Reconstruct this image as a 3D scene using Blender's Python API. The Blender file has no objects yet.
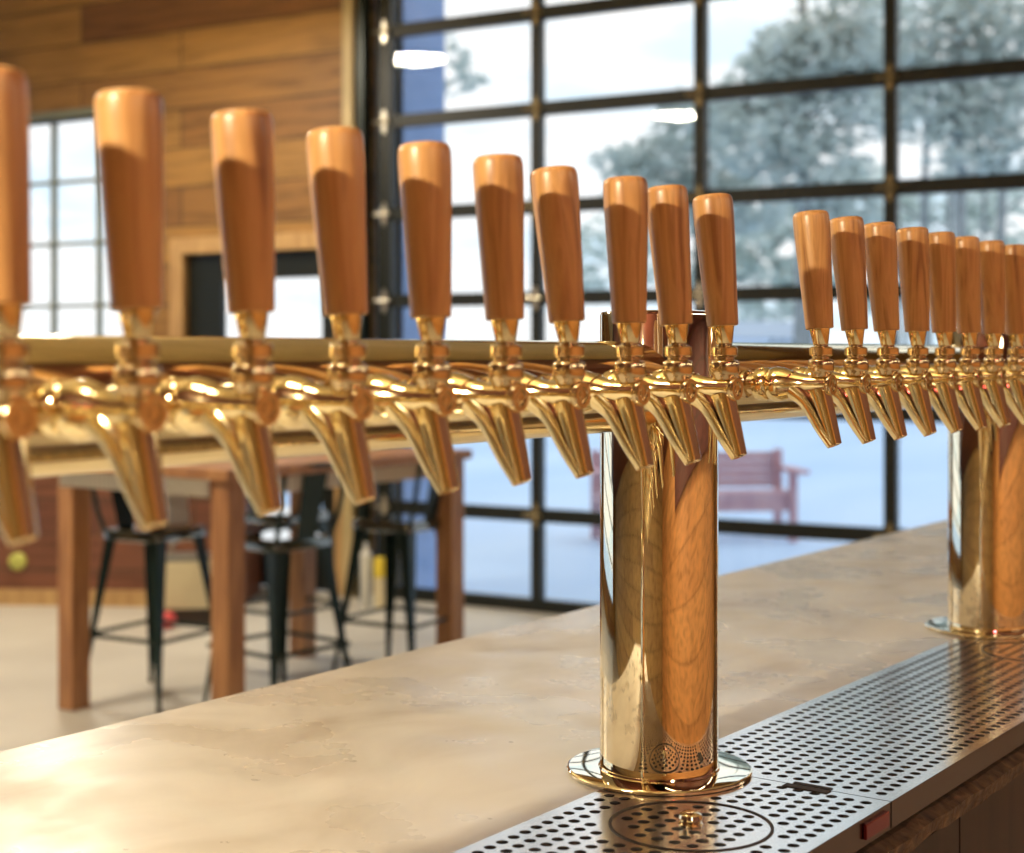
import bpy, bmesh, math, random
from mathutils import Vector, Matrix, noise
random.seed(7)
C = bpy.context.scene.collection
PI = math.pi
H = 1.42                      # camera height above the floor
F = 1550.0                    # focal length in pixels of the 1024 frame
HOR = 352.0
# ------------------------------------------------------------------ helpers
def tag(o, label=None, cat=None, group=None, kind=None):
    if label: o['label'] = label
    if cat: o['category'] = cat
    if group: o['group'] = group
    if kind: o['kind'] = kind
    return o
def link(name, bm, mat, parent=None, smooth=False, loc=None, rot=None, auto=None):
    me = bpy.data.meshes.new(name)
    bmesh.ops.recalc_face_normals(bm, faces=bm.faces)
    bm.to_mesh(me); bm.free()
    for m in (mat if isinstance(mat, (list, tuple)) else [mat]): me.materials.append(m)
    if smooth:
        for p in me.polygons: p.use_smooth = True
        me.set_sharp_from_angle(angle=math.radians(auto or 38))
    o = bpy.data.objects.new(name, me); C.objects.link(o)
    if parent: o.parent = parent
    if loc is not None: o.location = loc
    if rot is not None: o.rotation_euler = rot if not isinstance(rot, (int, float)) else (0, 0, rot)
    return o
def empty(name, loc, rz=0, label=None, cat=None, group=None):
    o = bpy.data.objects.new(name, None); C.objects.link(o)
    o.empty_display_size = .05
    o.location = loc; o.rotation_euler = (0, 0, rz)
    return tag(o, label, cat, group)
def copy_tree(o, parent=None):
    c = o.copy(); C.objects.link(c)
    if parent: c.parent = parent
    for ch in list(o.children): copy_tree(ch, c)
    return c
def box(bm, x0, x1, y0, y1, z0, z1, mi=0, bev=0):
    vs = [bm.verts.new(p) for p in ((x0,y0,z0),(x1,y0,z0),(x1,y1,z0),(x0,y1,z0),(x0,y0,z1),(x1,y0,z1),(x1,y1,z1),(x0,y1,z1))]
    fs = [bm.faces.new([vs[i] for i in q]) for q in ((0,3,2,1),(4,5,6,7),(0,1,5,4),(1,2,6,5),(2,3,7,6),(3,0,4,7))]
    for f in fs: f.material_index = mi
    if bev:
        es = list({e for f in fs for e in f.edges})
        bmesh.ops.bevel(bm, geom=es, offset=bev, segments=2, profile=.7, affect='EDGES')
def ring_loft(bm, rings, cap=True, mi=0):
    """rings: list of lists of Vector with equal counts"""
    vr = [[bm.verts.new(p) for p in r] for r in rings]
    n = len(vr[0])
    for a, b in zip(vr, vr[1:]):
        for i in range(n):
            f = bm.faces.new((a[i], a[(i+1) % n], b[(i+1) % n], b[i])); f.material_index = mi
    if cap:
        bm.faces.new(vr[0][::-1]).material_index = mi; bm.faces.new(vr[-1]).material_index = mi
def frame_of(t):
    t = t.normalized()
    up = Vector((0,0,1)) if abs(t.z) < .95 else Vector((1,0,0))
    a = t.cross(up).normalized(); b = t.cross(a).normalized()
    return a, b
def lathe(bm, prof, origin=(0,0,0), axis=(0,0,1), n=32, mi=0, cap=True):
    """prof: list of (along, radius)"""
    o = Vector(origin); ax = Vector(axis).normalized(); a, b = frame_of(ax)
    rings = []
    for h, r in prof:
        r = max(r, 1e-4)
        rings.append([o + ax*h + a*(r*math.cos(2*PI*i/n)) + b*(r*math.sin(2*PI*i/n)) for i in range(n)])
    ring_loft(bm, rings, cap, mi)
def tube(bm, pts, rad, n=12, mi=0, sq=None):
    pts = [Vector(p) for p in pts]
    rad = rad if isinstance(rad, (list, tuple)) else [rad]*len(pts)
    rings = []; a = None
    for i, p in enumerate(pts):
        t = (pts[min(i+1, len(pts)-1)] - pts[max(i-1, 0)]).normalized()
        if a is None: a, b = frame_of(t)
        else:
            a = (a - t*a.dot(t)).normalized(); b = t.cross(a).normalized()
        rr = []
        for k in range(n):
            th = 2*PI*k/n
            rr.append(p + a*(rad[i]*math.cos(th)) + b*(rad[i]*math.sin(th)*(sq or 1)))
        rings.append(rr)
    ring_loft(bm, rings, True, mi)
def curve(pts, n=6):
    """Catmull-Rom through the points"""
    P = [Vector(p) for p in pts]; P = [P[0]*2-P[1]] + P + [P[-1]*2-P[-2]]
    out = []
    for i in range(1, len(P)-2):
        for k in range(n):
            t = k/n
            out.append(.5*((2*P[i]) + (P[i+1]-P[i-1])*t + (2*P[i-1]-5*P[i]+4*P[i+1]-P[i+2])*t*t + (3*P[i]-P[i-1]-3*P[i+1]+P[i+2])*t**3))
    out.append(P[-2]); return out
def BM(): return bmesh.new()
# ------------------------------------------------------------------ materials
def mat(name, col=(.5,.5,.5), rough=.5, metal=0, **kw):
    m = bpy.data.materials.new(name); m.use_nodes = True
    b = m.node_tree.nodes['Principled BSDF']
    b.inputs['Base Color'].default_value = (*col, 1); b.inputs['Roughness'].default_value = rough
    b.inputs['Metallic'].default_value = metal
    for k, v in kw.items(): b.inputs[k.replace('_', ' ')].default_value = v
    return m
def N(m, t, **kw):
    n = m.node_tree.nodes.new(t)
    for k, v in kw.items(): setattr(n, k, v)
    return n
def L(m, a, b): m.node_tree.links.new(a, b)
def bsdf(m): return m.node_tree.nodes['Principled BSDF']
def ramp(m, stops):
    r = N(m, 'ShaderNodeValToRGB'); e = r.color_ramp.elements
    e[0].position = stops[0][0]; e[0].color = (*stops[0][1], 1)
    e[1].position = stops[-1][0]; e[1].color = (*stops[-1][1], 1)
    for p, c in stops[1:-1]:
        x = e.new(p); x.color = (*c, 1)
    return r
def noisy(m, stops, scale=(1,1,1), nscale=5, detail=4, dist=0, bump=0, coord='Object', seed=False):
    tc = N(m, 'ShaderNodeTexCoord'); mp = N(m, 'ShaderNodeMapping'); mp.inputs['Scale'].default_value = scale
    src = tc.outputs[coord]
    if seed:
        oi = N(m, 'ShaderNodeObjectInfo'); ad = N(m, 'ShaderNodeVectorMath', operation='ADD')
        mu = N(m, 'ShaderNodeMath', operation='MULTIPLY'); mu.inputs[1].default_value = 37.
        L(m, oi.outputs['Random'], mu.inputs[0]); L(m, src, ad.inputs[0]); L(m, mu.outputs[0], ad.inputs[1]); src = ad.outputs[0]
    L(m, src, mp.inputs[0])
    nz = N(m, 'ShaderNodeTexNoise'); nz.inputs['Scale'].default_value = nscale; nz.inputs['Detail'].default_value = detail
    nz.inputs['Distortion'].default_value = dist
    L(m, mp.outputs[0], nz.inputs['Vector'])
    r = ramp(m, stops); L(m, nz.outputs['Fac'], r.inputs[0]); L(m, r.outputs[0], bsdf(m).inputs['Base Color'])
    if bump:
        bp = N(m, 'ShaderNodeBump'); bp.inputs['Strength'].default_value = bump; bp.inputs['Distance'].default_value = .01
        L(m, nz.outputs['Fac'], bp.inputs['Height']); L(m, bp.outputs[0], bsdf(m).inputs['Normal'])
    return m
def plank_mat(name, c1, c2, rowh, width, vert='Z', horiz='X', rough=.55, dark=(.05,.03,.015), zoff=0.):
    """boards: brick pattern picks a tone for every board, a stretched noise adds the grain"""
    m = mat(name, c1, rough)
    tc = N(m, 'ShaderNodeTexCoord'); sp = N(m, 'ShaderNodeSeparateXYZ'); cb = N(m, 'ShaderNodeCombineXYZ')
    L(m, tc.outputs['Object'], sp.inputs[0]); L(m, sp.outputs[horiz], cb.inputs[0])
    ad = N(m, 'ShaderNodeMath', operation='ADD'); ad.inputs[1].default_value = zoff
    L(m, sp.outputs[vert], ad.inputs[0]); L(m, ad.outputs[0], cb.inputs[1])
    br = N(m, 'ShaderNodeTexBrick'); br.offset = .37; br.inputs['Scale'].default_value = 1
    br.inputs['Color1'].default_value = (*c1, 1); br.inputs['Color2'].default_value = (*c2, 1)
    br.inputs['Mortar'].default_value = (*dark, 1); br.inputs['Mortar Size'].default_value = .006
    br.inputs['Mortar Smooth'].default_value = .3
    br.inputs['Brick Width'].default_value = width; br.inputs['Row Height'].default_value = rowh
    L(m, cb.outputs[0], br.inputs['Vector'])
    mp = N(m, 'ShaderNodeMapping'); mp.inputs['Scale'].default_value = (1.2, 14, 1); L(m, cb.outputs[0], mp.inputs[0])
    nz = N(m, 'ShaderNodeTexNoise'); nz.inputs['Scale'].default_value = 1.6; nz.inputs['Detail'].default_value = 6; nz.inputs['Distortion'].default_value = .8
    L(m, mp.outputs[0], nz.inputs['Vector'])
    r = ramp(m, [(.3, (.62,.58,.52)), (.5, (.95,.95,.95)), (.72, (1.2,1.15,1.05))]); L(m, nz.outputs['Fac'], r.inputs[0])
    mx = N(m, 'ShaderNodeMix', data_type='RGBA', blend_type='MULTIPLY'); mx.inputs[0].default_value = 1
    L(m, br.outputs['Color'], mx.inputs[6]); L(m, r.outputs[0], mx.inputs[7])
    L(m, mx.outputs[2], bsdf(m).inputs['Base Color'])
    bp = N(m, 'ShaderNodeBump'); bp.inputs['Strength'].default_value = .35; bp.inputs['Distance'].default_value = .01; bp.invert = True
    L(m, br.outputs['Fac'], bp.inputs['Height']); L(m, bp.outputs[0], bsdf(m).inputs['Normal'])
    return m
M = {}
M['brass'] = mat('polished_brass', (.90,.77,.47), .09, 1)
M['brass2'] = mat('brass_worn', (.72,.58,.36), .2, 1)
M['column'] = mat('polished_column', (.93,.85,.66), .04, 1)
M['steel'] = noisy(mat('stainless', (.8,.78,.74), .19, .95), [(.3,(.88,.86,.83)),(.7,(.97,.95,.92))], nscale=14)
M['trayside'] = mat('tray_side_dark_reflection', (.15,.10,.085), .25, 1)  # dark reddish reflection put into the steel's colour
M['dark'] = mat('dark_void', (.03,.018,.012), .6)
M['red'] = mat('red_plastic', (.22,.03,.035), .25, .6)
M['pink'] = mat('rose_metal', (.8,.55,.4), .18, 1)
w = noisy(mat('handle_wood', (.6,.3,.1), .36), [(.30,(.26,.11,.04)),(.43,(.50,.245,.085)),(.56,(.60,.32,.115)),(.72,(.36,.165,.055))], scale=(60,60,4.5), nscale=1.3, detail=6, dist=1.0, bump=.05, seed=True)
bsdf(w).inputs['Coat Weight'].default_value = .25; bsdf(w).inputs['Coat Roughness'].default_value = .25
M['handle'] = w
M['wall'] = plank_mat('pine_boards', (.40,.225,.062), (.17,.075,.027), .245, 2.3)
M['wall_d'] = plank_mat('dark_boards', (.20,.075,.04), (.13,.045,.028), .2, 2.5)
M['wall_o'] = plank_mat('amber_boards', (.74,.36,.13), (.64,.29,.10), .30, 4.0, horiz='Y', dark=(.35,.15,.05))
M['wall_l'] = plank_mat('left_boards', (.42,.25,.09), (.27,.135,.055), .245, 2.3, horiz='Y')
M['wall_b'] = plank_mat('back_boards', (.50,.33,.13), (.36,.22,.09), .22, 2.4)
M['ceil'] = plank_mat('ceiling_boards', (.78,.62,.32), (.68,.52,.25), .2, 2.6, vert='Y')
M['trimw'] = noisy(mat('trim_wood', (.5,.3,.12), .5), [(.3,(.40,.24,.10)),(.7,(.55,.36,.16))], scale=(8,8,1.5), nscale=3)
M['timber'] = noisy(mat('table_timber', (.4,.2,.08), .5), [(.3,(.24,.10,.04)),(.55,(.40,.19,.075)),(.8,(.50,.27,.11))], scale=(14,14,1.6), nscale=2.5, detail=5, dist=.6)
M['barwood'] = noisy(mat('bar_front_wood', (.1,.05,.03), .5), [(.3,(.018,.009,.007)),(.6,(.045,.021,.013)),(.85,(.09,.045,.025))], scale=(8,8,1.2), nscale=3, detail=5, dist=.5)
M['edgewood'] = noisy(mat('rough_edge_wood', (.25,.14,.07), .6), [(.3,(.035,.018,.012)),(.6,(.12,.07,.035)),(.8,(.26,.16,.09))], scale=(3,14,20), nscale=5, detail=6, bump=.6)
M['blackmet'] = mat('green_black_steel', (.018,.028,.024), .35, .3)
M['doorframe'] = mat('door_frame_steel', (.007,.010,.008), .45, .1)
M['stool'] = mat('stool_paint', (.014,.03,.028), .25, .3)
M['seat'] = mat('stool_seat_paint', (.02,.045,.042), .1, .2, IOR=2.2, Coat_Weight=1.0)
M['hinge'] = mat('zinc_hinge', (.85,.8,.68), .3, .9)
M['oldhinge'] = mat('tarnished_hinge', (.30,.24,.13), .45, .6)
M['corr'] = mat('galvanised', (.62,.6,.54), .33, .9)
M['white'] = mat('white_paint', (.72,.72,.68), .5)
M['paper'] = mat('paper', (.9,.9,.86), .6)
M['cream'] = mat('cream_plastic', (.66,.58,.38), .5)
M['yellow'] = mat('yellow_plastic', (.75,.58,.05), .45)
M['green'] = mat('green_plastic', (.35,.55,.08), .4)
M['redball'] = mat('red_rubber', (.6,.06,.06), .4)
M['blue'] = noisy(mat('shade_blue_siding', (.10,.22,.5), .6), [(.3,(.24,.37,.66)),(.7,(.30,.44,.74))], scale=(1,1,3), nscale=4)  # blue cast of a wall in shade, put into its colour
M['redpaint'] = noisy(mat('pale_red_paint', (.5,.25,.3), .6), [(.3,(.50,.29,.34)),(.7,(.62,.40,.44))], nscale=6)  # pale pinkish red, lightly mottled
M['grey'] = mat('grey_metal', (.3,.3,.28), .4, .6)
# floor: worn concrete
fl = noisy(mat('floor_concrete', (.5,.5,.46), .45), [(.3,(.46,.44,.40)),(.6,(.56,.54,.49)),(.8,(.62,.60,.55))], nscale=1.6, detail=6, dist=.4)
M['floor'] = fl
ct = noisy(mat('counter_concrete', (.5,.42,.34), .3), [(.30,(.40,.35,.30)),(.42,(.52,.485,.435)),(.55,(.59,.56,.515)),(.75,(.66,.635,.59))], scale=(1.3,.8,1), nscale=5.5, detail=9, dist=.9, bump=.03)
tc = N(ct, 'ShaderNodeTexCoord'); n2 = N(ct, 'ShaderNodeTexNoise'); n2.inputs['Scale'].default_value = 9; n2.inputs['Detail'].default_value = 5
L(ct, tc.outputs['Object'], n2.inputs['Vector'])
r2 = ramp(ct, [(.35,(.22,.22,.22)),(.65,(.42,.42,.42))]); L(ct, n2.outputs['Fac'], r2.inputs[0]); L(ct, r2.outputs[0], bsdf(ct).inputs['Roughness'])
M['counter'] = ct
# outdoor
M['snow'] = noisy(mat('outdoor_ground', (.6,.7,.85), .7), [(.3,(.42,.60,.88)),(.7,(.56,.72,.94))], scale=(1,.25,1), nscale=.5, detail=4)
def leafy(name, c1, c2, tr=.35):
    m = mat(name, c1, .8); nt = m.node_tree; b = bsdf(m)
    noisy(m, [(.3, c1), (.7, c2)], nscale=.9)
    t = N(m, 'ShaderNodeBsdfTranslucent'); t.inputs[0].default_value = (*c2, 1)
    mx = N(m, 'ShaderNodeMixShader'); mx.inputs[0].default_value = tr
    L(m, b.outputs[0], mx.inputs[1]); L(m, t.outputs[0], mx.inputs[2]); L(m, mx.outputs[0], nt.nodes['Material Output'].inputs[0])
    return m
M['pine'] = leafy('hazed_pine_needles', (.50,.57,.54), (.68,.74,.71))  # needles paled: outdoor haze put into their colour
M['pale_leaf'] = leafy('pale_twigs', (.50,.58,.55), (.75,.82,.78))  # lightest foliage tone, pale grey-green
M['bark'] = noisy(mat('bark', (.25,.26,.26), .8), [(.3,(.17,.19,.19)),(.7,(.34,.36,.36))], scale=(4,4,1), nscale=3)
def glass_mat():
    m = bpy.data.materials.new('window_glass'); m.use_nodes = True; nt = m.node_tree; nt.nodes.clear()
    out = N(m, 'ShaderNodeOutputMaterial'); tr = N(m, 'ShaderNodeBsdfTransparent'); tr.inputs[0].default_value = (.97,.985,.99,1)
    gl = N(m, 'ShaderNodeBsdfGlossy'); gl.inputs['Roughness'].default_value = .01
    lw = N(m, 'ShaderNodeLayerWeight'); lw.inputs[0].default_value = .5
    pw = N(m, 'ShaderNodeMath', operation='POWER'); pw.inputs[1].default_value = 5; L(m, lw.outputs['Facing'], pw.inputs[0])
    fr = N(m, 'ShaderNodeMath', operation='MULTIPLY_ADD'); fr.inputs[1].default_value = .96; fr.inputs[2].default_value = .04; L(m, pw.outputs[0], fr.inputs[0])
    mx = N(m, 'ShaderNodeMixShader'); L(m, fr.outputs[0], mx.inputs[0]); L(m, tr.outputs[0], mx.inputs[1]); L(m, gl.outputs[0], mx.inputs[2])
    L(m, mx.outputs[0], out.inputs[0]); return m
M['glass'] = glass_mat()
def emis(name, col, s):
    m = bpy.data.materials.new(name); m.use_nodes = True; nt = m.node_tree; nt.nodes.clear()
    out = N(m, 'ShaderNodeOutputMaterial'); e = N(m, 'ShaderNodeEmission'); e.inputs[0].default_value = (*col, 1); e.inputs[1].default_value = s
    L(m, e.outputs[0], out.inputs[0]); return m
M['bulb'] = emis('lamp_diffuser', (1.,.80,.34), 4.2)
# ------------------------------------------------------------------ frames
TH_B = math.atan2(-.585, .811)     # bar frame: x = towards the bartender (e), y = along the bar (s)
B0 = Vector((.127, 1.34, 0))
def bw(e, s, z): return Vector((B0.x + .811*e + .585*s, B0.y - .585*e + .811*s, z))
TH_W = math.atan2(-.496, .868)     # wall frame: x = to the right, y = outwards
W0 = Vector((-.066, 8.53, 0))
def ww(x, y, z): return Vector((W0.x + .868*x + .496*y, W0.y - .496*x + .868*y, z))
def px(x, Y, z=0): return Vector(((x-512)/F*Y, Y, z))
ZC = H - .362                      # counter top
ZP = H - .0285                     # crossbar axis
# ------------------------------------------------------------------ the room
XL, XR, QB, ZT = -8.2, 6.4, -10.6, 4.45
def wobj(name, bm, m, kind='structure', parent=None, **k):
    o = link(name, bm, m, parent, loc=None if parent else W0, rot=None if parent else TH_W, **k)
    if kind and not parent: o['kind'] = kind
    return o
GX0, GX1, GZ1 = -.94, 4.20, 3.85          # garage opening
DX0, DX1, DZ1 = -2.27, -1.10, 2.03        # glazed door opening
NX0, NX1, NZ0, NZ1 = -5.10, -2.655, H-.516, H+1.534   # window opening
b = BM()
for x0, x1, z0, z1 in ((XL,NX0,0,ZT),(NX0,NX1,0,NZ0),(NX0,NX1,NZ1,ZT),(NX1,DX0,0,ZT),(DX0,DX1,DZ1,ZT),(DX1,GX0,0,ZT),(GX0,GX1,GZ1,ZT),(GX1,XR,0,ZT)):
    box(b, x0, x1, 0, .16, z0, z1)
wobj('wall_far', b, M['wall'])
WY0, WY1, WZ0, WZ1 = -9.2, -1.6, .55, 3.6          # added window band of the unseen left wall, for reflections and daylight
b = BM()
for y0, y1, z0, z1 in ((QB-.15,WY0,0,ZT),(WY1,.16,0,ZT),(WY0,WY1,0,WZ0),(WY0,WY1,WZ1,ZT)): box(b, XL-.15, XL, y0, y1, z0, z1)
wobj('wall_left', b, M['wall_l'])
b = BM(); nw = 8
for i in range(nw+1):
    y = WY0+(WY1-WY0)*i/nw; box(b, XL-.10, XL-.05, max(WY0, y-.03), min(WY1, y+.03), WZ0, WZ1)
for i in range(6):
    z = WZ0+(WZ1-WZ0)*i/5; box(b, XL-.098, XL-.052, WY0, WY1, max(WZ0, z-.03), min(WZ1, z+.03))
w2 = wobj('added_window_2', b, M['doorframe'])
for i in range(nw):
    b = BM(); d_ = (WY1-WY0)/nw; box(b, XL-.078, XL-.072, WY0+i*d_+.029, WY0+(i+1)*d_-.029, WZ0+.02, WZ1-.02); wobj('glass_pane', b, M['glass'], parent=w2)
b = BM(); box(b, XR, XR+.15, QB-.15, .16, 0, ZT); wobj('wall_right', b, M['wall_o'])
b = BM(); box(b, XL, XR, QB-.15, QB, 0, ZT); wobj('wall_back', b, M['wall_b'])
b = BM(); box(b, XL-.15, XR+.15, QB-.15, .16, -.12, 0); wobj('floor', b, M['floor'])
b = BM(); box(b, XL-.15, XR+.15, QB-.15, .16, ZT, ZT+.15); wobj('ceiling', b, M['ceil'])
b = BM()
for x0, x1 in ((XL, NX0), (NX0, DX0-.12), (DX1+.1, GX0-.12)): box(b, x0, x1, -.025, -.0005, 0, .13)
wobj('baseboard_far', b, M['trimw'])
# trims round the openings
b = BM()
box(b, DX0-.10, DX0, -.03, .1, 0, DZ1+.1); box(b, DX1, DX1+.09, -.03, .1, 0, DZ1+.1); box(b, DX0, DX1, -.03, .1, DZ1, DZ1+.1)
wobj('trim_1', b, M['trimw'])
b = BM(); box(b, GX0-.09, GX0-.02, -.05, .1, 0, GZ1+.08); box(b, GX1+.02, GX1+.09, -.05, .1, 0, GZ1+.08)
wobj('trim_2', b, noisy(mat('trim_pale', (.5,.4,.2), .5), [(.3,(.42,.34,.17)),(.7,(.56,.46,.26))], nscale=3))
b = BM()
box(b, NX0-.05, NX1+.05, -.02, .05, NZ1, NZ1+.05); box(b, NX0-.05, NX0, -.02, .05, NZ0-.05, NZ1); box(b, NX1, NX1+.05, -.02, .05, NZ0-.05, NZ1); box(b, NX0, NX1, -.05, .05, NZ0-.05, NZ0)
wobj('trim_3', b, mat('trim_grey', (.20,.22,.17), .5))
# grid window
b = BM()
n = 6; dx = (NX1-NX0)/n; nz = 5; dz = (NZ1-NZ0)/nz
for i in range(n+1):
    x = NX0 + i*dx; box(b, max(NX0, x-.014), min(NX1, x+.014), .05, .09, NZ0, NZ1)
for i in range(nz+1):
    z = NZ0 + i*dz; box(b, NX0, NX1, .052, .088, max(NZ0, z-.013), min(NZ1, z+.013))
win = wobj('window_1', b, mat('window_grid_paint', (.24,.28,.26), .5))
for i in range(n):
    for j in range(nz):
        b = BM(); box(b, NX0+i*dx+.013, NX0+(i+1)*dx-.013, .068, .073, NZ0+j*dz+.012, NZ0+(j+1)*dz-.012)
        wobj('glass_pane', b, M['glass'], parent=win)
# glazed door
b = BM()
LX0, LX1, LZ0, LZ1 = -2.0, -1.235, .44, H+.445
for q in ((DX0+.005,LX0,0.01,DZ1-.005),(LX1,DX1-.005,.01,DZ1-.005),(LX0,LX1,.01,LZ0),(LX0,LX1,LZ1,DZ1-.005)): box(b, q[0], q[1], .03, .075, q[2], q[3])
d2 = wobj('door_2', b, M['doorframe'])
b = BM(); box(b, LX0, LX1, .05, .056, LZ0, LZ1); wobj('glass_pane', b, M['glass'], parent=d2)
b = BM(); tube(b, curve([(-2.07,.03,1.0),(-2.07,-.03,1.02),(-2.07,-.03,1.25),(-2.07,.03,1.27)],4), .011, 8); wobj('door_handle', b, M['hinge'], parent=d2, smooth=True)
# garage door: steel grid with panes
VX = [-.79, .2076, 1.169, 2.16, 3.13, 4.12]
HZ = [.035, .528, 1.12, 1.714, 2.214, 2.747, 3.269, 3.79]
b = BM()
for i, x in enumerate(VX):
    w_ = .047 if i in (0, len(VX)-1) else .031
    box(b, x-w_, x+w_, .030, .085, .005, 3.83)
for i, z in enumerate(HZ):
    w_ = .036 if i in (0, len(HZ)-1) else .037
    box(b, VX[0]+.04, VX[-1]-.04, .034, .082, max(.002, z-w_), min(3.835, z+w_))
gd = wobj('door_1', b, M['doorframe'])
for i in range(len(VX)-1):
    for j in range(len(HZ)-1):
        b = BM(); box(b, VX[i]+.03, VX[i+1]-.03, .055, .060, HZ[j]+.035, HZ[j+1]-.035)
        wobj('glass_pane', b, M['glass'], parent=gd)
def hinge_bm(x, z):
    b = BM()
    for s in (-1, 1):     # two pointed leaves above and below the knuckle
        pts = [(p_*.62, q_*.62) for p_, q_ in [(0,0),(.026,.02),(.030,.05),(.012,.085),(0,.105),(-.012,.085),(-.030,.05),(-.026,.02)]]
        r0 = [Vector((x+p[0], .030, z+s*(p[1]+.008))) for p in pts]; r1 = [Vector((x+p[0]*.9, .022, z+s*(p[1]+.008))) for p in pts]
        ring_loft(b, [r0, r1])
    tube(b, [(x-.07,.014,z),(x+.04,.014,z)], .008, 8)
    return b
for z in HZ[1:-1]:
    wobj('hinge', hinge_bm(VX[0]-.0, z), M['hinge'], parent=gd)
for x in VX[1:-1]:
    for z in HZ[1:-1]:
        wobj('hinge', hinge_bm(x, z), M['hinge'] if z == HZ[3] else M['oldhinge'], parent=gd)
for x in (GX0+.04, GX1-.04):
    b = BM(); box(b, x-.022, x-.012, -.055, .02, .0, 3.83); box(b, x-.012, x+.022, -.055, -.047, .0, 3.83); box(b, x-.012, x+.022, .012, .02, 0, 3.83)
    wobj('door_track', b, M['blackmet'], parent=gd)
# light switch plates (small round things low on the boards)
# ------------------------------------------------------------------ bar
def bobj(name, bm, m, parent=None, **k):
    return link(name, bm, m, parent, loc=None if parent else B0, rot=None if parent else TH_B, **k)
S0, S1 = -1.9, 2.35
TE0, TE1 = -.009, .199
b = BM()
# L profile slab: low shelf under the drip tray
prof = [(-.522, ZC-.006), (-.516, ZC), (TE0-.001, ZC), (TE0-.001, ZC-.024), (.180, ZC-.024), (.180, ZC-.06), (-.522, ZC-.06)]
ring_loft(b, [[Vector((e, S0, z)) for e, z in prof], [Vector((e, S1, z)) for e, z in prof]])
ctr = tag(bobj('countertop', b, M['counter']), 'mottled beige concrete bar countertop running beneath the tap tower', 'countertop')
root = empty('bar_cabinet', bw(0, 0, 0), TH_B, 'dark brown wooden bar front under the drip tray', 'bar')
b = BM(); box(b, -.30, .170, S0+.03, S1-.03, .0, ZC-.0605); link('body', b, M['barwood'], root)
b = BM()
x = S0+.03
while x < S1-.04:
    x1 = min(x+.30, S1-.03); box(b, .1705, .183, x+.002, x1-.002, .10, ZC-.062); x = x1
link('front_panel', b, M['barwood'], root)
b = BM(); nseg = 150; rings = []
random.seed(3)
for i in range(nseg+1):
    s = S0+.02 + (S1-S0-.04)*i/nseg
    w_ = .003*noise.noise(Vector((s*14, 0, 0))) + .003*noise.noise(Vector((s*60, 3, 0)))
    h_ = .004*noise.noise(Vector((s*22, 9, 0)))
    rings.append([Vector(p) for p in ((.1835,s,ZC-.052+h_),(.1835,s,ZC-.027),(.196+w_,s,ZC-.028+h_*.3),(.206+w_,s,ZC-.033),(.204+w_,s,ZC-.046+h_))])
ring_loft(b, rings); tag(link('edge_board', b, M['edgewood'], root), 'rough-sawn edge board'); 
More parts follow.
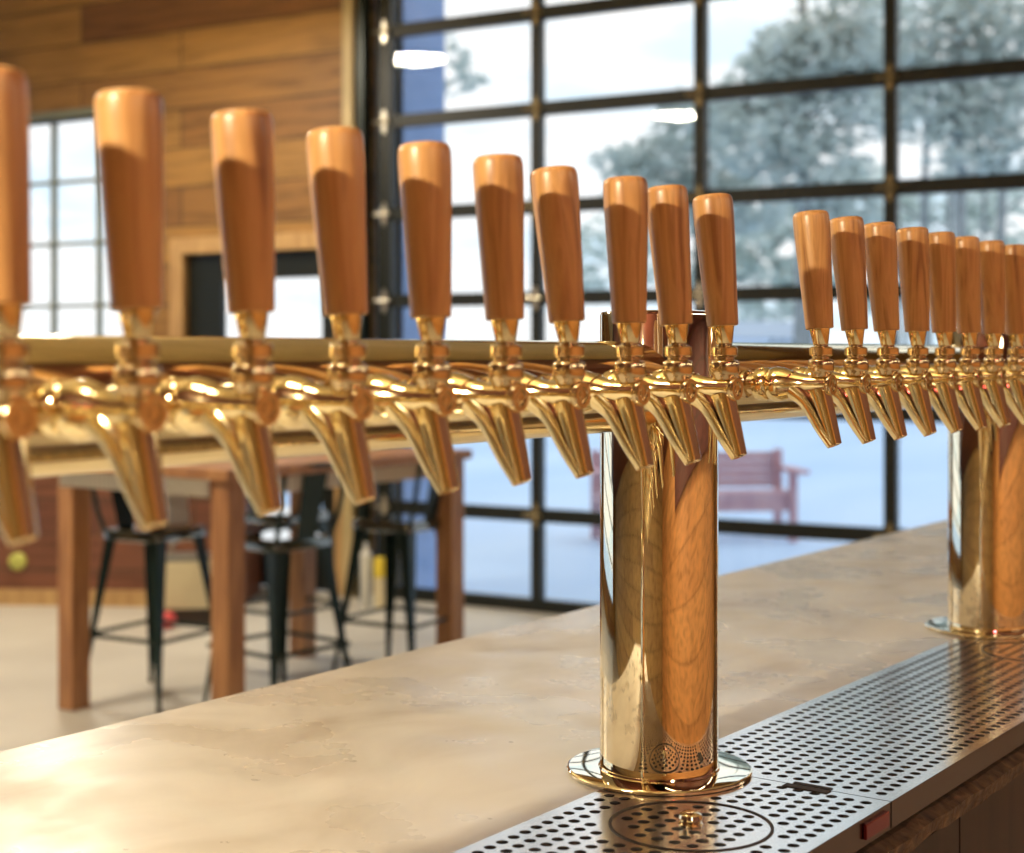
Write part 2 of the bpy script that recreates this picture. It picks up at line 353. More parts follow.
# drip trays
P = .0148
def tray(s0, s1, ncol, covers, cols, slots, parent):
    """perforated sheet: square cells each with a real round hole"""
    b = BM(); zt = ZC+.0005; K = 12
    ne = 13; me_ = (TE1-TE0-ne*P)/2; ns = int((s1-s0-.010)/P); ms = (s1-s0-ns*P)/2
    def quad(e0, e1, a0, a1): 
        if e1-e0 > 1e-5 and a1-a0 > 1e-5: b.faces.new([b.verts.new((e, s, zt)) for e, s in ((e0,a0),(e1,a0),(e1,a1),(e0,a1))])
    E0, E1, A0, A1 = TE0+me_, TE1-me_, s0+ms, s1-ms
    quad(TE0, TE1, s0, A0); quad(TE0, TE1, A1, s1); quad(TE0, E0, A0, A1); quad(E1, TE1, A0, A1)
    sq = [(-1,-1),(0,-1),(1,-1),(1,0),(1,1),(0,1),(-1,1),(-1,0)]
    for i in range(ne):
        for j in range(ns):
            e, s = E0+(i+.5)*P, A0+(j+.5)*P
            plain = any(abs(math.hypot(e-ce, s-cs)-cr) < .009 for ce, cs, cr in covers) or any(math.hypot(e-ce, s-cs) < cr+.008 for ce, cs, cr in cols) or any(math.hypot(e-ce, s-cs) < .012 for ce, cs, cr in covers)
            if any(abs(e-se) < hw and abs(s-ss) < P*.72 for se, ss, hw in slots): continue
            if plain: quad(e-P/2, e+P/2, s-P/2, s+P/2); continue
            r = .0047; n_ = 16
            outer = []
            for k in range(n_):
                th = 2*PI*k/n_; c_, s_ = math.cos(th), math.sin(th); q = max(abs(c_), abs(s_))
                outer.append((e+P/2*c_/q, s+P/2*s_/q))
            ov = [b.verts.new((x, y, zt)) for x, y in outer]
            iv = [b.verts.new((e+r*math.cos(2*PI*k/n_), s+r*math.sin(2*PI*k/n_), zt)) for k in range(n_)]
            lv = [b.verts.new((v.co.x, v.co.y, zt-.0018)) for v in iv]
            for k in range(n_):
                k2 = (k+1) % n_
                b.faces.new((ov[k], ov[k2], iv[k2], iv[k])); b.faces.new((iv[k], iv[k2], lv[k2], lv[k]))
    bmesh.ops.remove_doubles(b, verts=b.verts, dist=1e-5)
    o = link('perforated_sheet', b, M['steel'], parent)
    b = BM()
    box(b, TE0+.001, TE1-.001, s0+.001, s1-.001, ZC-.0225, ZC-.0205)
    link('drip_pan', b, M['dark'], parent)
    b = BM(); 
    box(b, TE1-.0015, TE1, s0, s1, ZC-.0215, ZC+.0004); box(b, TE0, TE0+.0008, s0, s1, ZC-.0205, ZC+.0002)
    box(b, TE0, TE1, s0, s0+.0012, ZC-.0205, ZC+.0002); box(b, TE0, TE1, s1-.0012, s1, ZC-.0205, ZC+.0002)
    tag(link('side_wall', b, M['trayside'], parent), 'tray front edge with a dark reflection put into its colour')
    for ce, cs, cr in covers:
        b = BM(); nn = 64; rings = []
        for rr, z in ((cr-.0016, .0006),(cr-.0016, .0012),(cr+.0008,.0012),(cr+.0008,.0006)):
            rings.append([Vector((ce+rr*math.cos(2*PI*k/nn), cs+rr*math.sin(2*PI*k/nn), ZC+z)) for k in range(nn)])
        ring_loft(b, rings, cap=False)
        g = link('rinser_groove', b, M['dark'], parent); tag(g, 'dark round gap of the glass rinser plate')
        b = BM(); lathe(b, [(.0008,.0095),(.002,.0095),(.003,.0075),(.004,.0080),(.0065,.0095),(.0090,.0085),(.0105,.0055),(.0110,.0015)], (ce, cs, ZC), n=24)
        tag(link('spray_nozzle', b, M['column'], parent, smooth=True), 'shiny ball-shaped rinser nozzle')
    return o
GT = 'drip trays along the bar'
t1 = empty('drip_tray', bw(0,0,0), TH_B, 'nearest perforated steel drip tray, ending at the nearer column, with round rinser plate', 'drip tray', GT)
tray(-.80, .0275, 0, [(.0990, -.121, .062)], [(0, 0, .080)], [], t1)
t2 = empty('drip_tray', bw(0,0,0), TH_B, 'long perforated steel drip tray stretching from the nearer column to the farther one', 'drip tray', GT)
tray(.0290, .846, 0, [(.1005, .722, .062)], [(0, 0, .080), (0, .847, .080)], [], t2)
t3 = empty('drip_tray', bw(0,0,0), TH_B, 'perforated steel drip tray beyond the farther column at right edge', 'drip tray', GT)
tray(.8475, 1.66, 0, [], [(0, .847, .080)], [], t3)
b = BM(); box(b, TE1+.0002, TE1+.003, -.028, .018, ZC-.016, ZC-.004, bev=.0008); link('edge_clip', b, M['red'], t1)
b = BM(); box(b, .108, .148, .0175, .0272, ZC+.0006, ZC+.0012, bev=.0002); link('finger_slot_shade', b, M['dark'], t1)  # dark strips laid on the sheets in place of the slot's shaded opening
b = BM(); box(b, .112, .146, .0292, .0350, ZC+.0006, ZC+.0012, bev=.0002); link('finger_slot_shade', b, M['dark'], t2)
# ------------------------------------------------------------------ tap tower
tw = empty('tap_tower', bw(0, 0, ZC), TH_B, 'long polished horizontal tap tower tube on tall round columns', 'tap tower')
zp = ZP-ZC
b = BM(); lathe(b, [(-1.02,.030),(-1.018,.0365),(-1.01,.0375),(1.86,.0375),(1.868,.0365),(1.87,.03)], (0,0,zp), (0,1,0), n=72)
tag(link('crossbar', b, M['brass'], tw, smooth=True), 'polished golden horizontal tube')
CT = H+.0353-ZC
for s in (-.847, 0, .847, 1.694):
    b = BM(); lathe(b, [(.0055,.051),(CT-.004,.051),(CT-.001,.0495),(CT,.046)], (0,s,0), n=96)
    tag(link('column', b, M['column'], tw, smooth=True), 'mirror-polished round column')
    b = BM(); lathe(b, [(.0010,.080),(.0030,.080),(.0040,.079),(.0044,.0775),(.0044,.0525),(.0060,.0518),(.0065,.0508)], (0,s,0), n=80)
    link('base_flange', b, M['column'], tw, smooth=True)
# ------------------------------------------------------------------ taps
def make_tap():
    """local x points out of the tube towards the bartender, z = 0 at the tube axis"""
    r = empty('beer_tap', (0,0,0))
    X = (1,0,0)
    b = BM(); lathe(b, [(.034,.0092),(.054,.0092)], (0,0,0), X, n=24); lathe(b, [(.0365,.0125),(.0395,.0125),(.0405,.0115)], (0,0,0), X, n=24)
    link('shank', b, M['brass2'], r, smooth=True)
    b = BM(); lathe(b, [(.049,.0118),(.0498,.0142),(.0520,.0148),(.0600,.0148),(.0620,.0138),(.0625,.0118)], (0,0,0), X, n=32)
    for k in range(4):      # spanner lugs on the nut
        th = k*PI/2+.4; c_, s_ = math.cos(th), math.sin(th)
        lathe(b, [(0,.0022),(.0158,.0022),(.0163,.0015)], (.0562,0,0), (0, c_, s_), n=8)
    link('coupling_nut', b, M['brass'], r, smooth=True)
    b = BM()
    lathe(b, [(.0620,.0130),(.0640,.0150),(.0690,.0157),(.0750,.0149),(.0830,.0121),(.0910,.0097),(.0990,.0086),(.1160,.0084),(.1175,.0080)], (0,0,0), X, n=36)
    link('tap_body', b, M['brass'], r, smooth=True)
    b = BM(); lathe(b, [(.1160,.0076),(.1163,.0086),(.1172,.0092),(.1206,.0092),(.1216,.0086),(.1216,.0058),(.1200,.0052),(.1200,.0030),(.1210,.0026),(.1210,.0004)], (0,0,0), X, n=32)
    link('end_cap', b, M['brass2'], r, smooth=True)
    b = BM()
    # diagonal pouring tube, widening and flattening under the body, then the front web below the cap
    pts = curve([(.0790,0,.0010),(.0870,0,-.0040),(.0985,0,-.0140),(.1115,0,-.0355),(.1222,0,-.0515)], 6)
    n_ = len(pts); rad = [.0128 - .0062*(i/(n_-1))**.8 for i in range(n_)]
    tube(b, pts, rad, 24)
    q0, q1 = Vector((.1085,0,-.004)), Vector((.1225,0,-.0512))
    rings = []
    for i in range(13):
        t = i/12; c = q0.lerp(q1, t); rl = .0092*(1-t)+.0064*t; rx = (.0098*(1-t)+.0064*t)
        xa = Vector((.975,0,.22)); ya = Vector((0,1,0))
        rings.append([c + xa*(rx*math.cos(2*PI*k/24)) + ya*(rl*math.sin(2*PI*k/24)) for k in range(24)])
    ring_loft(b, rings)
    # rim of the outlet
    dr = Vector((.40,0,-.92)).normalized()
    link('spout', b, M['brass'], r, smooth=True)
    b = BM(); lathe(b, [(-.0015,.0055),(0,.0060),(.0012,.0060),(.0014,.0055),(.0002,.0050),(.0000,.0006)], (.1225,0,-.0512), dr, n=24)
    link('spout_rim', b, M['brass2'], r, smooth=True)
    b = BM(); lathe(b, [(.0070,.0088),(.0100,.0092),(.0112,.0104),(.0128,.0112),(.0200,.0112),(.0218,.0100),(.0226,.0078),(.0245,.0076),(.0252,.0094),(.0262,.0102),(.0318,.0102),(.0328,.0092),(.0336,.0062),(.0350,.0060)], (.110,0,0), n=32)
    link('collar', b, M['brass2'], r, smooth=True)
    # the wooden lever turns about the collar
    b = BM(); lathe(b, [(0,.0056),(.0010,.0064),(.0140,.0088),(.0152,.0090)], (0,0,0), n=32)
    f = link('ferrule', b, M['brass'], r, smooth=True); f.location = (.110,0,.0340)
    b = BM()
    prof = [(0,.0112),(.0008,.0121),(.020,.0129),(.045,.0140),(.070,.0151),(.090,.0158),(.1000,.0158),(.1030,.0153),(.1047,.0143),(.1056,.0125),(.1060,.010)]
    lathe(b, [(q*.972, r_) for q, r_ in prof], (0,0,.0146), n=40)
    h = link('tap_handle', b, M['handle'], r, smooth=True); h.location = (.110,0,.0340)
    tag(h, 'turned orange-brown wooden handle')
    return r
TX = [5,138,253,348,432,506,569,630,678,724.5,821,856,888,918,945,970,994,1017,1038]
TILT = [.085,.045,.055,.085,.06,.05,.10,.04,.08,.095,.085,.085,.08,.05,.05,.06,.04,.04,.04]
near = ['at the left picture edge, cut off by it', 'whose big handle overlaps the grid window', 'in front of the wood boards left of the glazed door',
 'directly left of the garage door jamb', 'first one standing wholly against the garage door panes', 'sixth from the left, against the bright sky pane',
 'just right of the leftmost window mullion', 'in front of the left edge of the nearer column', 'in front of the middle of the nearer column', 'last of the near group, right of the nearer column']
far = ['leftmost of the far group, beyond the gap with its shank showing', 'second of the far group counted from the gap', 'third of the far group counted from the gap, by the dark mullion',
 'fourth of the far group counted from the gap', 'fifth of the far group, left of the farther column', 'sixth of the far group, at left edge of the farther column',
 'seventh of the far group, in front of the farther column', 'eighth of the far group, at the right picture edge', 'last of the far group, peeping in at right picture edge']
lab = ['wooden-handled beer tap ' + t for t in near + far]
proto = make_tap()
for i, x in enumerate(TX):
    o = proto if i == 0 else copy_tree(proto)
    Y = 1091/(1630-x); e = .11; s = (Y - B0.y + .585*e)/.811
    o.location = bw(0, s, ZP); o.rotation_euler = (0, 0, TH_B)
    tag(o, lab[i], 'beer tap', 'beer taps on the crossbar')
    rr = random.Random(i)
    for ch in o.children:
        if ch.name.startswith(('ferrule', 'tap_handle')):
            ch.rotation_euler = (rr.uniform(-.015,.015), -TILT[i], 0)
# ------------------------------------------------------------------ high table
L2 = Vector((-1.038, 5.67, 0)); TL, TW = 1.314, .874
def tb(n, d, z=0): return Vector((L2.x + .811*n + .585*d, L2.y - .585*n + .811*d, z))
tbl = empty('high_table', tb(0,0,0), TH_B, 'high wooden pub table with corrugated metal apron and chunky posts', 'table')
zt = H-.425
a = .044
for n_, d_ in ((-TW,0),(0,0),(0,TL),(-TW,TL)):
    b = BM(); box(b, n_-a, n_+a, d_-a, d_+a, 0, zt-.042, bev=.004); link('leg', b, M['timber'], tbl)
b = BM()
x = -TW-.07
for k in range(7):
    w_ = (TW+.14)/7; box(b, x+.001, x+w_-.001, -.07, TL+.07, zt-.04, zt, bev=.003); x += w_
link('tabletop', b, M['timber'], tbl)
def corr(p0, p1, z0, z1):
    b = BM(); p0 = Vector((*p0,0)); p1 = Vector((*p1,0)); d = (p1-p0); ln = d.length; d.normalize(); nn = Vector((-d.y, d.x, 0))
    m_ = int(ln/.0045); ra = []; rb = []
    for i in range(m_+1):
        c = p0 + d*(ln*i/m_) + nn*(.006*math.sin(2*PI*i*ln/m_/.027)); ra.append(c); rb.append(c+nn*.0015)
    for u, v in zip(range(m_), range(1, m_+1)):
        q = [b.verts.new((c.x, c.y, z)) for c, z in ((ra[u],z0),(ra[v],z0),(ra[v],z1),(ra[u],z1))]; b.faces.new(q)
        q = [b.verts.new((c.x, c.y, z)) for c, z in ((rb[u],z0),(rb[u],z1),(rb[v],z1),(rb[v],z0))]; b.faces.new(q)
        for z in (z0, z1): b.faces.new([b.verts.new((c.x, c.y, z)) for c in (ra[u],ra[v],rb[v],rb[u])])
    bmesh.ops.remove_doubles(b, verts=b.verts, dist=1e-5)
    return b
for p0, p1 in (((-TW-a+.02,-a-.008),(-a-.002,-a-.008)), ((a-.01,a+.002),(a-.01,TL-a-.002)), ((-TW+a+.002,TL+.03),(-a-.002,TL+.03)), ((-TW-.03,a+.002),(-TW-.03,TL-a-.002))):
    link('apron', corr(p0, p1, zt-.106, zt-.041), M['corr'], tbl, smooth=True, auto=60)
# ------------------------------------------------------------------ stools
def make_stool():
    r = empty('bar_stool', (0,0,0)); hz = .70
    b = BM()
    # pressed seat: rounded square with rolled lip
    def sqr(h, w, rd):
        out = []
        for cx, cy, a0 in ((1,1,0),(-1,1,90),(-1,-1,180),(1,-1,270)):
            for k in range(6):
                th = math.radians(a0+90*k/5); out.append(Vector((cx*(w-rd)+rd*math.cos(th), cy*(w-rd)+rd*math.sin(th), h)))
        return out
    ring_loft(b, [sqr(hz-.045,.150,.035), sqr(hz-.040,.158,.04), sqr(hz-.008,.156,.04), sqr(hz,.148,.04), sqr(hz-.0005,.125,.035), sqr(hz-.0008,.06,.02)])
    link('seat', b, M['seat'], r, smooth=True, auto=50)
    for sx in (-1, 1):
        for sy in (-1, 1):
            b = BM(); rings = []
            for i in range(9):
                t = i/8; c = Vector((sx*(.140+.075*t), sy*(.140+.075*t), (hz-.03)*(1-t)+.0)); w_ = .044*(1-t)**1.2+.013
                if t == 1: w_ = .012
                din = Vector((-sx, 0, 0)); dj = Vector((0, -sy, 0)); k_ = .006
                # L shaped pressed leg
                pts = [c, c+din*w_, c+din*w_+dj*k_, c+din*k_+dj*k_, c+din*k_+dj*w_, c+dj*w_]
                rings.append(pts)
            ring_loft(b, rings); lg = link('leg', b, M['stool'], r)
            b = BM(); lathe(b, [(0,.012),(.012,.013),(.022,.010)], (sx*.2125, sy*.2125, 0.0), n=12); link('rubber_foot', b, M['dark'], lg, smooth=True)
    q = .195; zr = .27
    for p0, p1 in (((-q,-q),(q,-q)),((q,-q),(q,q)),((q,q),(-q,q)),((-q,q),(-q,-q))):
        b = BM(); tube(b, [(*p0,zr),(*p1,zr)], .007, 8, sq=1.3); link('footrest', b, M['stool'], r, smooth=True)
    # back: two bent uprights with a top rail and a splat (back stands at +y)
    b = BM(); tube(b, curve([(-.135,.135,hz-.03),(-.150,.175,hz+.08),(-.155,.200,hz+.21),(-.13,.208,hz+.27),(0,.222,hz+.285),(.13,.208,hz+.27),(.155,.200,hz+.21),(.150,.175,hz+.08),(.135,.135,hz-.03)],6), .0105, 10)
    link('back_frame', b, M['stool'], r, smooth=True)
    b = BM(); rings = []
    for i in range(9):
        t = i/8; z = hz-.02+.30*t; y = .150+.068*t; w_ = .045+.02*t
        rings.append([Vector((-w_,y,z)),Vector((w_,y,z)),Vector((w_,y+.003,z)),Vector((-w_,y+.003,z))])
    ring_loft(b, rings); link('back_splat', b, M['stool'], r)
    return r
st = make_stool()
stools = [(-1.47, 6.38, TH_B+PI/2, 'dark green metal stool with low back at the left table side, beneath window'),
          (-.917, 6.10, TH_B-PI/2, 'dark metal stool whose seat glows white, right of the middle table post'),
          (-.486, 6.72, TH_B-PI/2, 'dark metal stool at the far right table corner by the garage door'),
          (-1.04, 7.03, TH_B+PI/2, 'dark metal stool half hidden behind the white-glowing stool on the far table side')]
for i, (x, y, rz, lb) in enumerate(stools):
    o = st if i == 0 else copy_tree(st)
    o.location = (x, y, 0); o.rotation_euler = (0, 0, rz + (.12, -.08, .1, 0)[i]); tag(o, lb, 'stool', 'metal bar stools at the high table')
# ------------------------------------------------------------------ small things on the floor
hw = empty('low_counter', (0,0,0), 0, 'dark reddish wood-boarded low counter in front of the far window', 'counter')
c0, c1 = px(-80, 8.75), px(238, 8.62)
ang = math.atan2(c1.y-c0.y, c1.x-c0.x); ln = (c1-c0).length; hw.location = c0; hw.rotation_euler = (0,0,ang)
b = BM(); box(b, 0, ln, 0, .55, 0, .93); link('boarded_front', b, M['wall_d'], hw)
b = BM(); box(b, -.02, ln+.02, -.03, .58, .93, .97, bev=.004); link('worktop', b, M['timber'], hw)
b = BM(); box(b, 0, ln, -.022, -.001, 0, .09); link('kick_board', b, M['trimw'], hw)
p = px(187, 8.15)
bg = empty('storage_bin', p, .15, 'cream rounded bin with black base and lifting handle, seen behind left stool', 'bin')
b = BM(); box(b, -.13, .13, -.10, .10, .07, .33, bev=.03); link('bin_body', b, M['cream'], bg, smooth=True)
b = BM(); box(b, -.135, .135, -.105, .105, 0, .085, bev=.015); link('bin_base', b, M['dark'], bg, smooth=True)
b = BM(); box(b, -.12, .12, -.09, .09, .33, .36, bev=.012); link('bin_lid', b, M['grey'], bg, smooth=True)
b = BM(); tube(b, curve([(-.08,0,.35),(-.07,0,.42),(0,0,.44),(.07,0,.42),(.08,0,.35)],5), .012, 8); link('bin_handle', b, M['grey'], bg, smooth=True)
b = BM(); lathe(b, [(-.045,.001),(-.040,.020),(-.025,.037),(0,.045),(.025,.037),(.040,.020),(.045,.001)], n=16)
o = link('ball', b, M['redball'], smooth=True, loc=px(168, 7.95, .045)); tag(o, 'small red ball on the floor beside the cream bin', 'ball')
p = px(381, 8.55)
cn = empty('canister', p, 0, 'slim cream canister with a yellow top beside the door jamb', 'canister')
b = BM(); lathe(b, [(0,.036),(.004,.040),(.17,.040),(.18,.036)], n=24); link('canister_body', b, M['cream'], cn, smooth=True)
b = BM(); lathe(b, [(.18,.037),(.182,.041),(.27,.041),(.285,.034),(.288,.01)], n=24); link('canister_cap', b, M['yellow'], cn, smooth=True)
b = BM(); lathe(b, [(0,.028),(.004,.031),(.30,.031),(.32,.012),(.36,.012),(.362,.004)], n=20)
o = link('bottle', b, M['white'], smooth=True, loc=px(366, 8.62)); tag(o, 'tall thin pale bottle on the floor left of the yellow-topped canister', 'bottle')
b = BM(); lathe(b, [(0,.035),(.012,.034),(.020,.026),(.023,.004)], (0,0,0), (0,-1,0), n=20)
o = link('wall_button', b, M['green'], smooth=True, loc=ww(-1.0, -.0005, H-1.21+.02), rot=TH_W); tag(o, 'small round yellow-green button low on the wall by the jamb', 'button')
q = hw.matrix_basis @ Vector((1.15, -.001, .24)); b = BM(); lathe(b, [(0,.05),(.015,.048),(.026,.034),(.03,.004)], (0,0,0), (0,-1,0), n=20)
o = link('counter_disc', b, mat('pale_green_disc', (.5,.52,.12), .3), smooth=True, loc=px(18, 8.71, H-1.175), rot=ang); tag(o, 'small pale yellow-green disc low on the dark counter at left', 'disc')  # opaque yellow-green disc on the counter front
# books on the low window counter / sill papers
for k, (bx, tl, wd) in enumerate(((161,.10,.010),(168,.10,.012),(178,.12,.028))):
    b = BM(); box(b, -wd/2, wd/2, -.05, .05, 0, .15, bev=.002)
    P3 = px(bx, 6.42); P3.z = .7035
    o = link('book', b, [M['dark'], M['grey'], M['paper']][k], loc=P3, rot=(0, -tl, TH_B-.1))
    tag(o, ['thin black book standing leftmost on the left stool seat', 'thin grey book standing between the black and white ones', 'thicker white book standing rightmost on the left stool seat'][k], 'book', 'books on the left stool')
# ------------------------------------------------------------------ lamps
def pendant(loc, label, power, rad=.25, up=.3, ceil=None, col=(1.,.88,.70), grp='dome pendant lamps'):
    ceil = ceil or ZT
    r = empty('pendant_lamp', loc, 0, label, 'lamp', grp)
    b = BM(); k = rad/.25
    pr = [(.0,.25),(.012,.252),(.05,.235),(.10,.18),(.135,.10),(.15,.05),(.20,.04),(.205,.01)]
    lathe(b, [(h*k, q*k) for h, q in pr], n=40, cap=False)
    lathe(b, [(h*k, q*k) for h, q in [(.001,.243),(.05,.228),(.10,.172),(.13,.095),(.14,.02)]], n=40, cap=False)
    link('lamp_shade', b, mat('shade_metal', (.05,.06,.05), .4, .5), r, smooth=True)
    b = BM(); lathe(b, [(.012*k,.22*k),(.020*k,.225*k),(.024*k,.15*k),(.024*k,.01)], n=40); link('diffuser', b, M['bulb'], r, smooth=True)
    b = BM(); tube(b, [(0,0,.20*k),(0,0,ceil-loc[2]-.02)], .006, 8); lathe(b, [(ceil-loc[2]-.03,.05),(ceil-loc[2]-.001,.06)], n=20); link('cord', b, M['dark'], r, smooth=True)
    ld = bpy.data.lights.new('lamp_light', 'AREA'); ld.shape = 'DISK'; ld.size = .44*k; ld.energy = power; ld.color = col
    lo = bpy.data.objects.new('lamp_light', ld); C.objects.link(lo); lo.parent = r; lo.location = (0,0,.008*k)
    ud = bpy.data.lights.new('added_up_light', 'AREA'); ud.shape = 'DISK'; ud.size = .08; ud.energy = power*up; ud.color = col  # light added above the shade to brighten the ceiling
    uo = bpy.data.objects.new('added_up_light', ud); C.objects.link(uo); uo.parent = r; uo.location = (.06,0,.23*k); uo.rotation_euler = (PI,0,0)
    return r
zl = H+2.05
def mirror(px_, Y):
    X = Y*(px_-512)/F; dist = (X+.066)*.496+(Y-8.53)*.868
    return (X-2*dist*.496, Y-2*dist*.868, zl)
G = 88
pendant(mirror(838,16.4), 'dome pendant lamp hanging farthest back in the left room', G)
pendant(mirror(675,13.4), 'dome pendant lamp hanging in the middle left of the room', G, up=.8)
pendant(mirror(405,10.8), 'dome pendant lamp hanging nearest the far board wall', G*.65, up=.7)
pendant((-1.0, 1.0, zl), 'added unseen dome pendant over the customer side of the bar, brightening the ceiling', 9, up=5)  # added lamp, lights the ceiling that the crossbar mirrors
b = BM(); box(b, 1.0, 2.55, -4.2, 5.0, 2.45, ZT-.001)
o = bobj('added_bulkhead', b, plank_mat('added_bulkhead_boards', (.16,.045,.03), (.11,.03,.022), .25, 2.4, horiz='Y')); o['kind'] = 'structure'  # unseen dark bulkhead added to darken the spout reflections
for sy in (-1.2, 1.2, 3.6):          # area lights added under the unseen bulkhead, brightening the right wall
    sl = bpy.data.lights.new('added_strip_light', 'AREA'); sl.shape = 'RECTANGLE'; sl.size = .12; sl.size_y = 1.8; sl.energy = 12; sl.color = (1.,.85,.62)
    so = bpy.data.objects.new('added_strip_light', sl); C.objects.link(so); so.parent = o; so.location = (2.0, sy, 2.445)
b = BM(); box(b, XL+.01, XR-.01, QB+.01, QB+2.6, 2.45, ZT-.001); wobj('added_back_bulkhead', b, o.data.materials[0])  # unseen dark box added behind the camera, darkens what the spouts mirror
b = BM(); box(b, XR-.06, XR-.001, QB+2.61, -1.0, 1.78, 2.449); wobj('added_wall_panel', b, o.data.materials[0])  # unseen dark panel added on the right wall, dims the spouts' orange reflection
P4 = bw(1.15, -.55, 2.40); b = BM(); lathe(b, [(-.045,.005),(-.035,.028),(-.01,.042),(.015,.036),(.035,.018),(.049,.018)], n=20)
tag(link('added_red_lamp', b, emis('red_glow', (1.,.12,.16), 60), smooth=True, loc=P4), 'added small red lamp, unseen, for the pink glints on the spouts', 'lamp')  # red emitter added to give the spouts pink glints
# added unseen bare-bulb lamp, placed to throw the crisp shadows on the handles
SP = Vector((-.86, .06, H+.68))
r = empty('added_bulb_pendant', SP, 0, 'added unseen bare bulb pendant over the near bar end, casting the handle shadows', 'lamp')
b = BM(); lathe(b, [(.035,.016),(.04,.022),(.10,.022),(.105,.008)], n=20); link('lamp_holder', b, M['brass2'], r, smooth=True)
b = BM(); tube(b, [(0,0,.10),(0,0,ZT-SP.z-.001)], .004, 8); link('cord', b, M['dark'], r)
b = BM(); lathe(b, [(-.03,.002),(-.027,.013),(-.012,.026),(.004,.028),(.02,.022),(.035,.013)], n=24); link('bulb', b, emis('bulb_glow', (1.,.75,.45), 30), r, smooth=True).visible_shadow = True
ld = bpy.data.lights.new('bulb_light', 'POINT'); ld.energy = 84; ld.color = (1.,.85,.58); ld.shadow_soft_size = .03
lo = bpy.data.objects.new('bulb_light', ld); C.objects.link(lo); lo.parent = r; lo.location = (0,0,-.065)
# ------------------------------------------------------------------ outside
b = BM(); box(b, -60, 90, .17, 150, -.30, -.06); box(b, -90, XL-.16, -60, .17, -.30, -.06); wobj('ground_outside', b, M['snow'])
b = BM(); box(b, GX0-.10, GX0+.19, .165, .62, -.05, 4.6)
o = wobj('trim_4', b, M['blue'])
# red garden bench
bn = empty('garden_bench', px(693, 12.2, -.06), .12, 'pale red slatted garden bench outside the garage door', 'bench')
bl = 1.55
for z in (.40, .47, .54, .61): 
    b = BM(); box(b, -bl/2, bl/2, .20+(z-.4)*.25, .222+(z-.4)*.25, z, z+.062, bev=.004); link('back_slat', b, M['redpaint'], bn)
for y in (-.2, -.11, -.02, .07):
    b = BM(); box(b, -bl/2, bl/2, y, y+.08, .36, .382, bev=.004); link('seat_slat', b, M['redpaint'], bn)
for sx in (-1, 1):
    b = BM(); x = sx*(bl/2-.03)
    box(b, x-.03, x+.03, -.24, -.18, 0, .56); link('leg', b, M['redpaint'], bn)
    b = BM(); box(b, x-.03, x+.03, .17, .23, 0, .70); link('leg', b, M['redpaint'], bn)
    b = BM(); box(b, x-.05+sx*.05, x+.06+sx*.05, -.30, .20, .53, .565, bev=.01); link('armrest', b, M['redpaint'], bn)
    b = BM(); box(b, x-.02, x+.02, -.18, .17, .30, .36); link('rail', b, M['redpaint'], bn)
b = BM(); box(b, -bl/2+.05, bl/2-.05, -.20, -.17, .24, .355, bev=.003); link('front_board', b, M['redpaint'], bn)
# trees
def foliage(bm, c, r, n, size, rnd, flat=.7):
    for _ in range(n):
        while True:
            v = Vector((rnd.uniform(-1,1), rnd.uniform(-1,1), rnd.uniform(-1,1)))
            if v.length < 1: break
        p = Vector(c) + Vector((v.x*r, v.y*r, v.z*r*flat))
        for k in range(3):
            a = Vector((rnd.gauss(0,1), rnd.gauss(0,1), rnd.gauss(0,.5))).normalized(); t = a.orthogonal().normalized()*size*.22*rnd.uniform(.6,1.3); a *= size*rnd.uniform(.5,1.1)
            bm.faces.new([bm.verts.new(q) for q in (p-a*.3-t, p+a*.5-t*1.2, p+a, p+a*.4+t, p-a*.2+t)])
def tree(x, Y, h, blobs, label, n=150, size=.32, trunk_r=.16, leaf='pine', seed=1, lean=0., cat='tree'):
    rnd = random.Random(seed); base = px(x, Y, -.06)
    r = empty('pine_tree' if leaf == 'pine' else 'pale_tree', base, 0, label, cat, 'trees outside')
    b = BM(); pts = [(0,0,0),(lean*.3,0,h*.35),(lean*.7,.1,h*.7),(lean,0,h)]
    tube(b, curve(pts,5), [trunk_r*(1-.8*i/15) for i in range(16)], 10)
    for cx, cz, cr in blobs:
        z0 = max(.5, min(h*.95, cz-abs(cx)*.25)); tube(b, curve([(lean*z0/h,0,z0),(cx*.5,.0,cz-.1),(cx,0,cz)],4), [trunk_r*.3*(1-.7*i/8) for i in range(9)], 6)
    link('trunk', b, M['bark'], r, smooth=True)
    b = BM()
    for cx, cz, cr in blobs: foliage(b, (cx, rnd.uniform(-.6,.6), cz), cr, int(n*(cr*F/Y/40)**2*(.8+.4*rnd.random())), size*Y/F, rnd)
    link('foliage', b, M[leaf], r)
    return r
def blobs(Y, trunkx, lst):
    """blob centres given along the sight lines, in metres from the trunk foot"""
    k = Y/F
    return [((x-trunkx)*k, (HOR-y)*k+H+.06, r*k) for x, y, r in lst]
Y = 49.
tree(803, Y, 16, blobs(Y,803,[(800,60,62),(850,20,66),(770,85,52),(830,110,66),(760,140,58),(810,170,60),(870,80,60),(720,110,40),(850,205,46),(785,45,32),(870,-30,56),(840,60,60)]), 'tall grey-green pine outside behind the middle garage panes', n=125, size=12, seed=11, trunk_r=.34)
Y = 37.5
tree(960, Y, 13, blobs(Y,960,[(930,30,60),(990,20,66),(960,90,66),(1010,110,62),(920,110,55),(950,-40,60),(1030,40,64),(905,60,40),(960,150,44),(1010,160,40)]), 'tall grey-green pine outside behind the rightmost garage panes', n=115, size=12, seed=12, trunk_r=.2)
Y = 58.
tree(700, Y, 11, blobs(Y,700,[(690,130,42),(660,165,46),(720,170,46),(625,165,34),(700,205,50),(640,200,40),(745,205,44),(672,108,26)]), 'shorter broad pine outside left of the tallest pine', n=120, size=12, seed=13)
Y = 38.
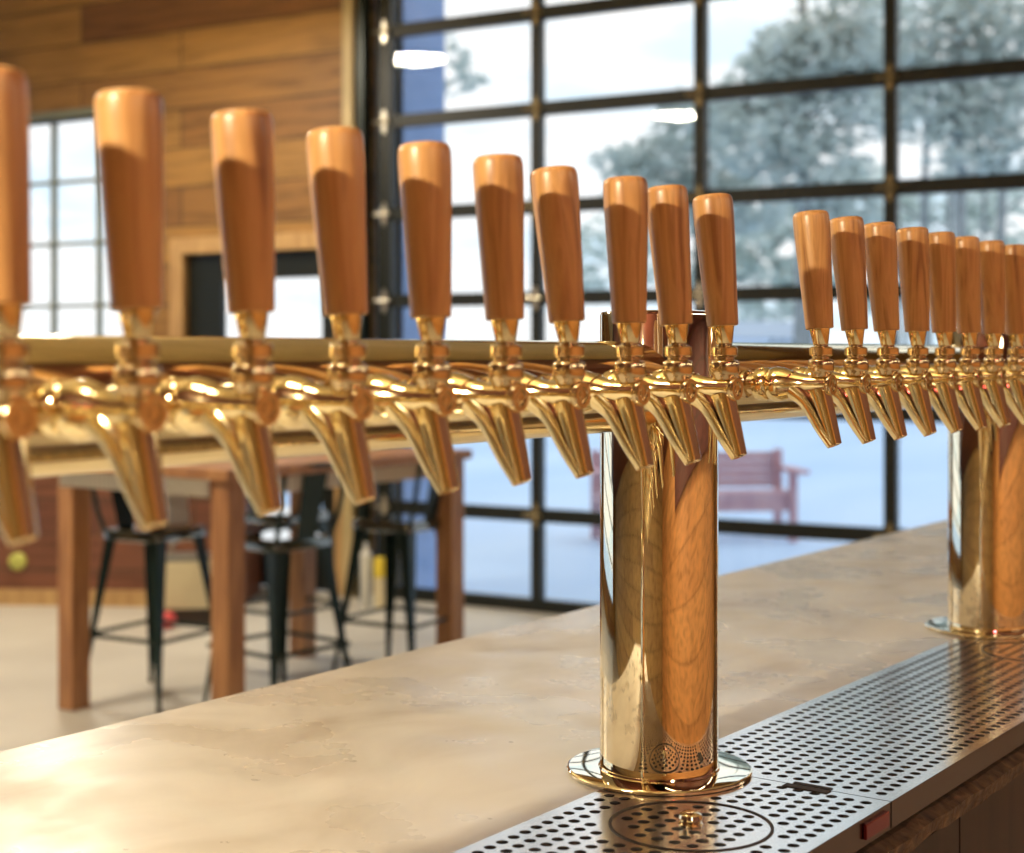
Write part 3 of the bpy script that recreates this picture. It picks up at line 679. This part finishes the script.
tree(348, Y, 12, blobs(Y,348,[(430,40,22),(460,58,20),(425,92,20),(470,80,16),(400,75,18),(440,118,10),(450,88,18)]), 'sparse pine outside beyond the blue-shaded return wall, boughs reaching right', n=70, size=13, seed=14)
Y = 84.
tree(620, Y, 7, blobs(Y,620,[(600,240,34),(640,262,34),(580,285,30),(660,235,30),(560,262,24)]), 'pale tree far outside behind the seventh tap handle', n=120, size=11, leaf='pale_leaf', seed=15)
Y = 95.
tree(760, Y, 9, blobs(Y,760,[(750,235,36),(790,222,36),(770,275,36),(730,265,30),(812,270,34),(745,310,22),(790,312,22),(710,210,36),(840,230,40),(700,270,30),(860,180,36)]), 'pale tree far outside above the small white building', n=150, size=11, leaf='pale_leaf', seed=16)
Y = 70.
tree(905, Y, 8, blobs(Y,905,[(900,230,40),(860,250,36),(940,262,36),(975,225,30),(880,300,30),(1000,200,40),(1010,260,40),(930,200,36),(990,300,34)]), 'pale tree far outside between the pines at right', n=130, size=11, leaf='pale_leaf', seed=17)
for k, (x, r_) in enumerate(((926,.09),(951,.07),(1003,.12),(985,.06))):
    Y = 40. + 3*k; r_ *= 1.6
    b = BM(); tube(b, curve([(0,0,0),(.05,0,2),(-.03,.1,4.5),(.08,0,9.5)],4), [r_*(1-.5*i/12) for i in range(13)], 10)
    for q in range(5): tube(b, [(0,0,2.4+q*.8),((-1)**q*.7,.1,2.9+q*.8)], r_*.22, 6)
    o = link('bare_tree', b, M['bark'], smooth=True, loc=px(x, Y, -.06))
    tag(o, ['bare trunk outside above the fourth far tap, leftmost of four', 'bare trunk outside above the fifth far tap, second of four', 'thickest bare trunk outside at the right picture edge', 'thinnest bare trunk outside just left of the thickest one'][k], 'tree', 'bare trunks outside')
# low white building with small windows
bl_ = empty('white_building', px(770, 75, -.06), 0, 'low white building with small dark windows far outside', 'building')
b = BM(); box(b, -2.2, 2.6, 0, 4, 0, 2.2); link('wall', b, mat('white_siding', (.78,.82,.88), .7), bl_)
b = BM(); ring_loft(b, [[Vector(p) for p in ((-2.4,-.3,2.15),(-2.4,4.3,2.15),(-2.4,2,3.0))], [Vector(p) for p in ((2.8,-.3,2.15),(2.8,4.3,2.15),(2.8,2,3.0))]]); link('roof', b, mat('blue_roof', (.42,.5,.62), .7), bl_)
for x in (.0, .48, .96):
    b = BM(); box(b, x, x+.22, -.02, .03, 1.80, 2.1); link('window', b, mat('far_window', (.18,.24,.26), .3), bl_)
# ------------------------------------------------------------------ sky
wd = bpy.data.worlds.new('World'); bpy.context.scene.world = wd; wd.use_nodes = True; nt = wd.node_tree
bgn = nt.nodes['Background']; tc = nt.nodes.new('ShaderNodeTexCoord'); mp = nt.nodes.new('ShaderNodeMapping'); mp.inputs['Scale'].default_value = (1,1,4)
nz = nt.nodes.new('ShaderNodeTexNoise'); nz.inputs['Scale'].default_value = 6; nz.inputs['Detail'].default_value = 5
rp = nt.nodes.new('ShaderNodeValToRGB'); rp.color_ramp.elements[0].position = .38; rp.color_ramp.elements[0].color = (.72,.88,1,1)
rp.color_ramp.elements[1].position = .52; rp.color_ramp.elements[1].color = (1,1,1,1)
for a_, b_ in ((tc.outputs['Generated'], mp.inputs[0]), (mp.outputs[0], nz.inputs[0]), (nz.outputs['Fac'], rp.inputs[0]), (rp.outputs[0], bgn.inputs[0])): nt.links.new(a_, b_)
bgn.inputs[1].default_value = 1.05
# ------------------------------------------------------------------ camera
cam = bpy.data.cameras.new('camera'); co = bpy.data.objects.new('camera', cam); C.objects.link(co)
co.location = (0, 0, H); co.rotation_euler = (PI/2, 0, 0)
cam.sensor_fit = 'HORIZONTAL'; cam.sensor_width = 36; cam.lens = F/1024*36
cam.shift_y = -(426.5-HOR)/1024
cam.clip_start = .05; cam.clip_end = 400
cam.dof.use_dof = True; cam.dof.focus_distance = 1.32; cam.dof.aperture_fstop = 6.0
bpy.context.scene.camera = co
sc = bpy.context.scene
sc.view_settings.view_transform = 'Standard'; sc.view_settings.look = 'None'; sc.view_settings.gamma = 1; sc.view_settings.exposure = .38
sc.view_settings.use_curve_mapping = False
sc.cycles.use_denoising = True
sc.cycles.max_bounces = 8; sc.cycles.glossy_bounces = 5; sc.cycles.transparent_max_bounces = 12; sc.cycles.diffuse_bounces = 4
sc.cycles.caustics_reflective = False; sc.cycles.caustics_refractive = False; sc.cycles.sample_clamp_indirect = 6
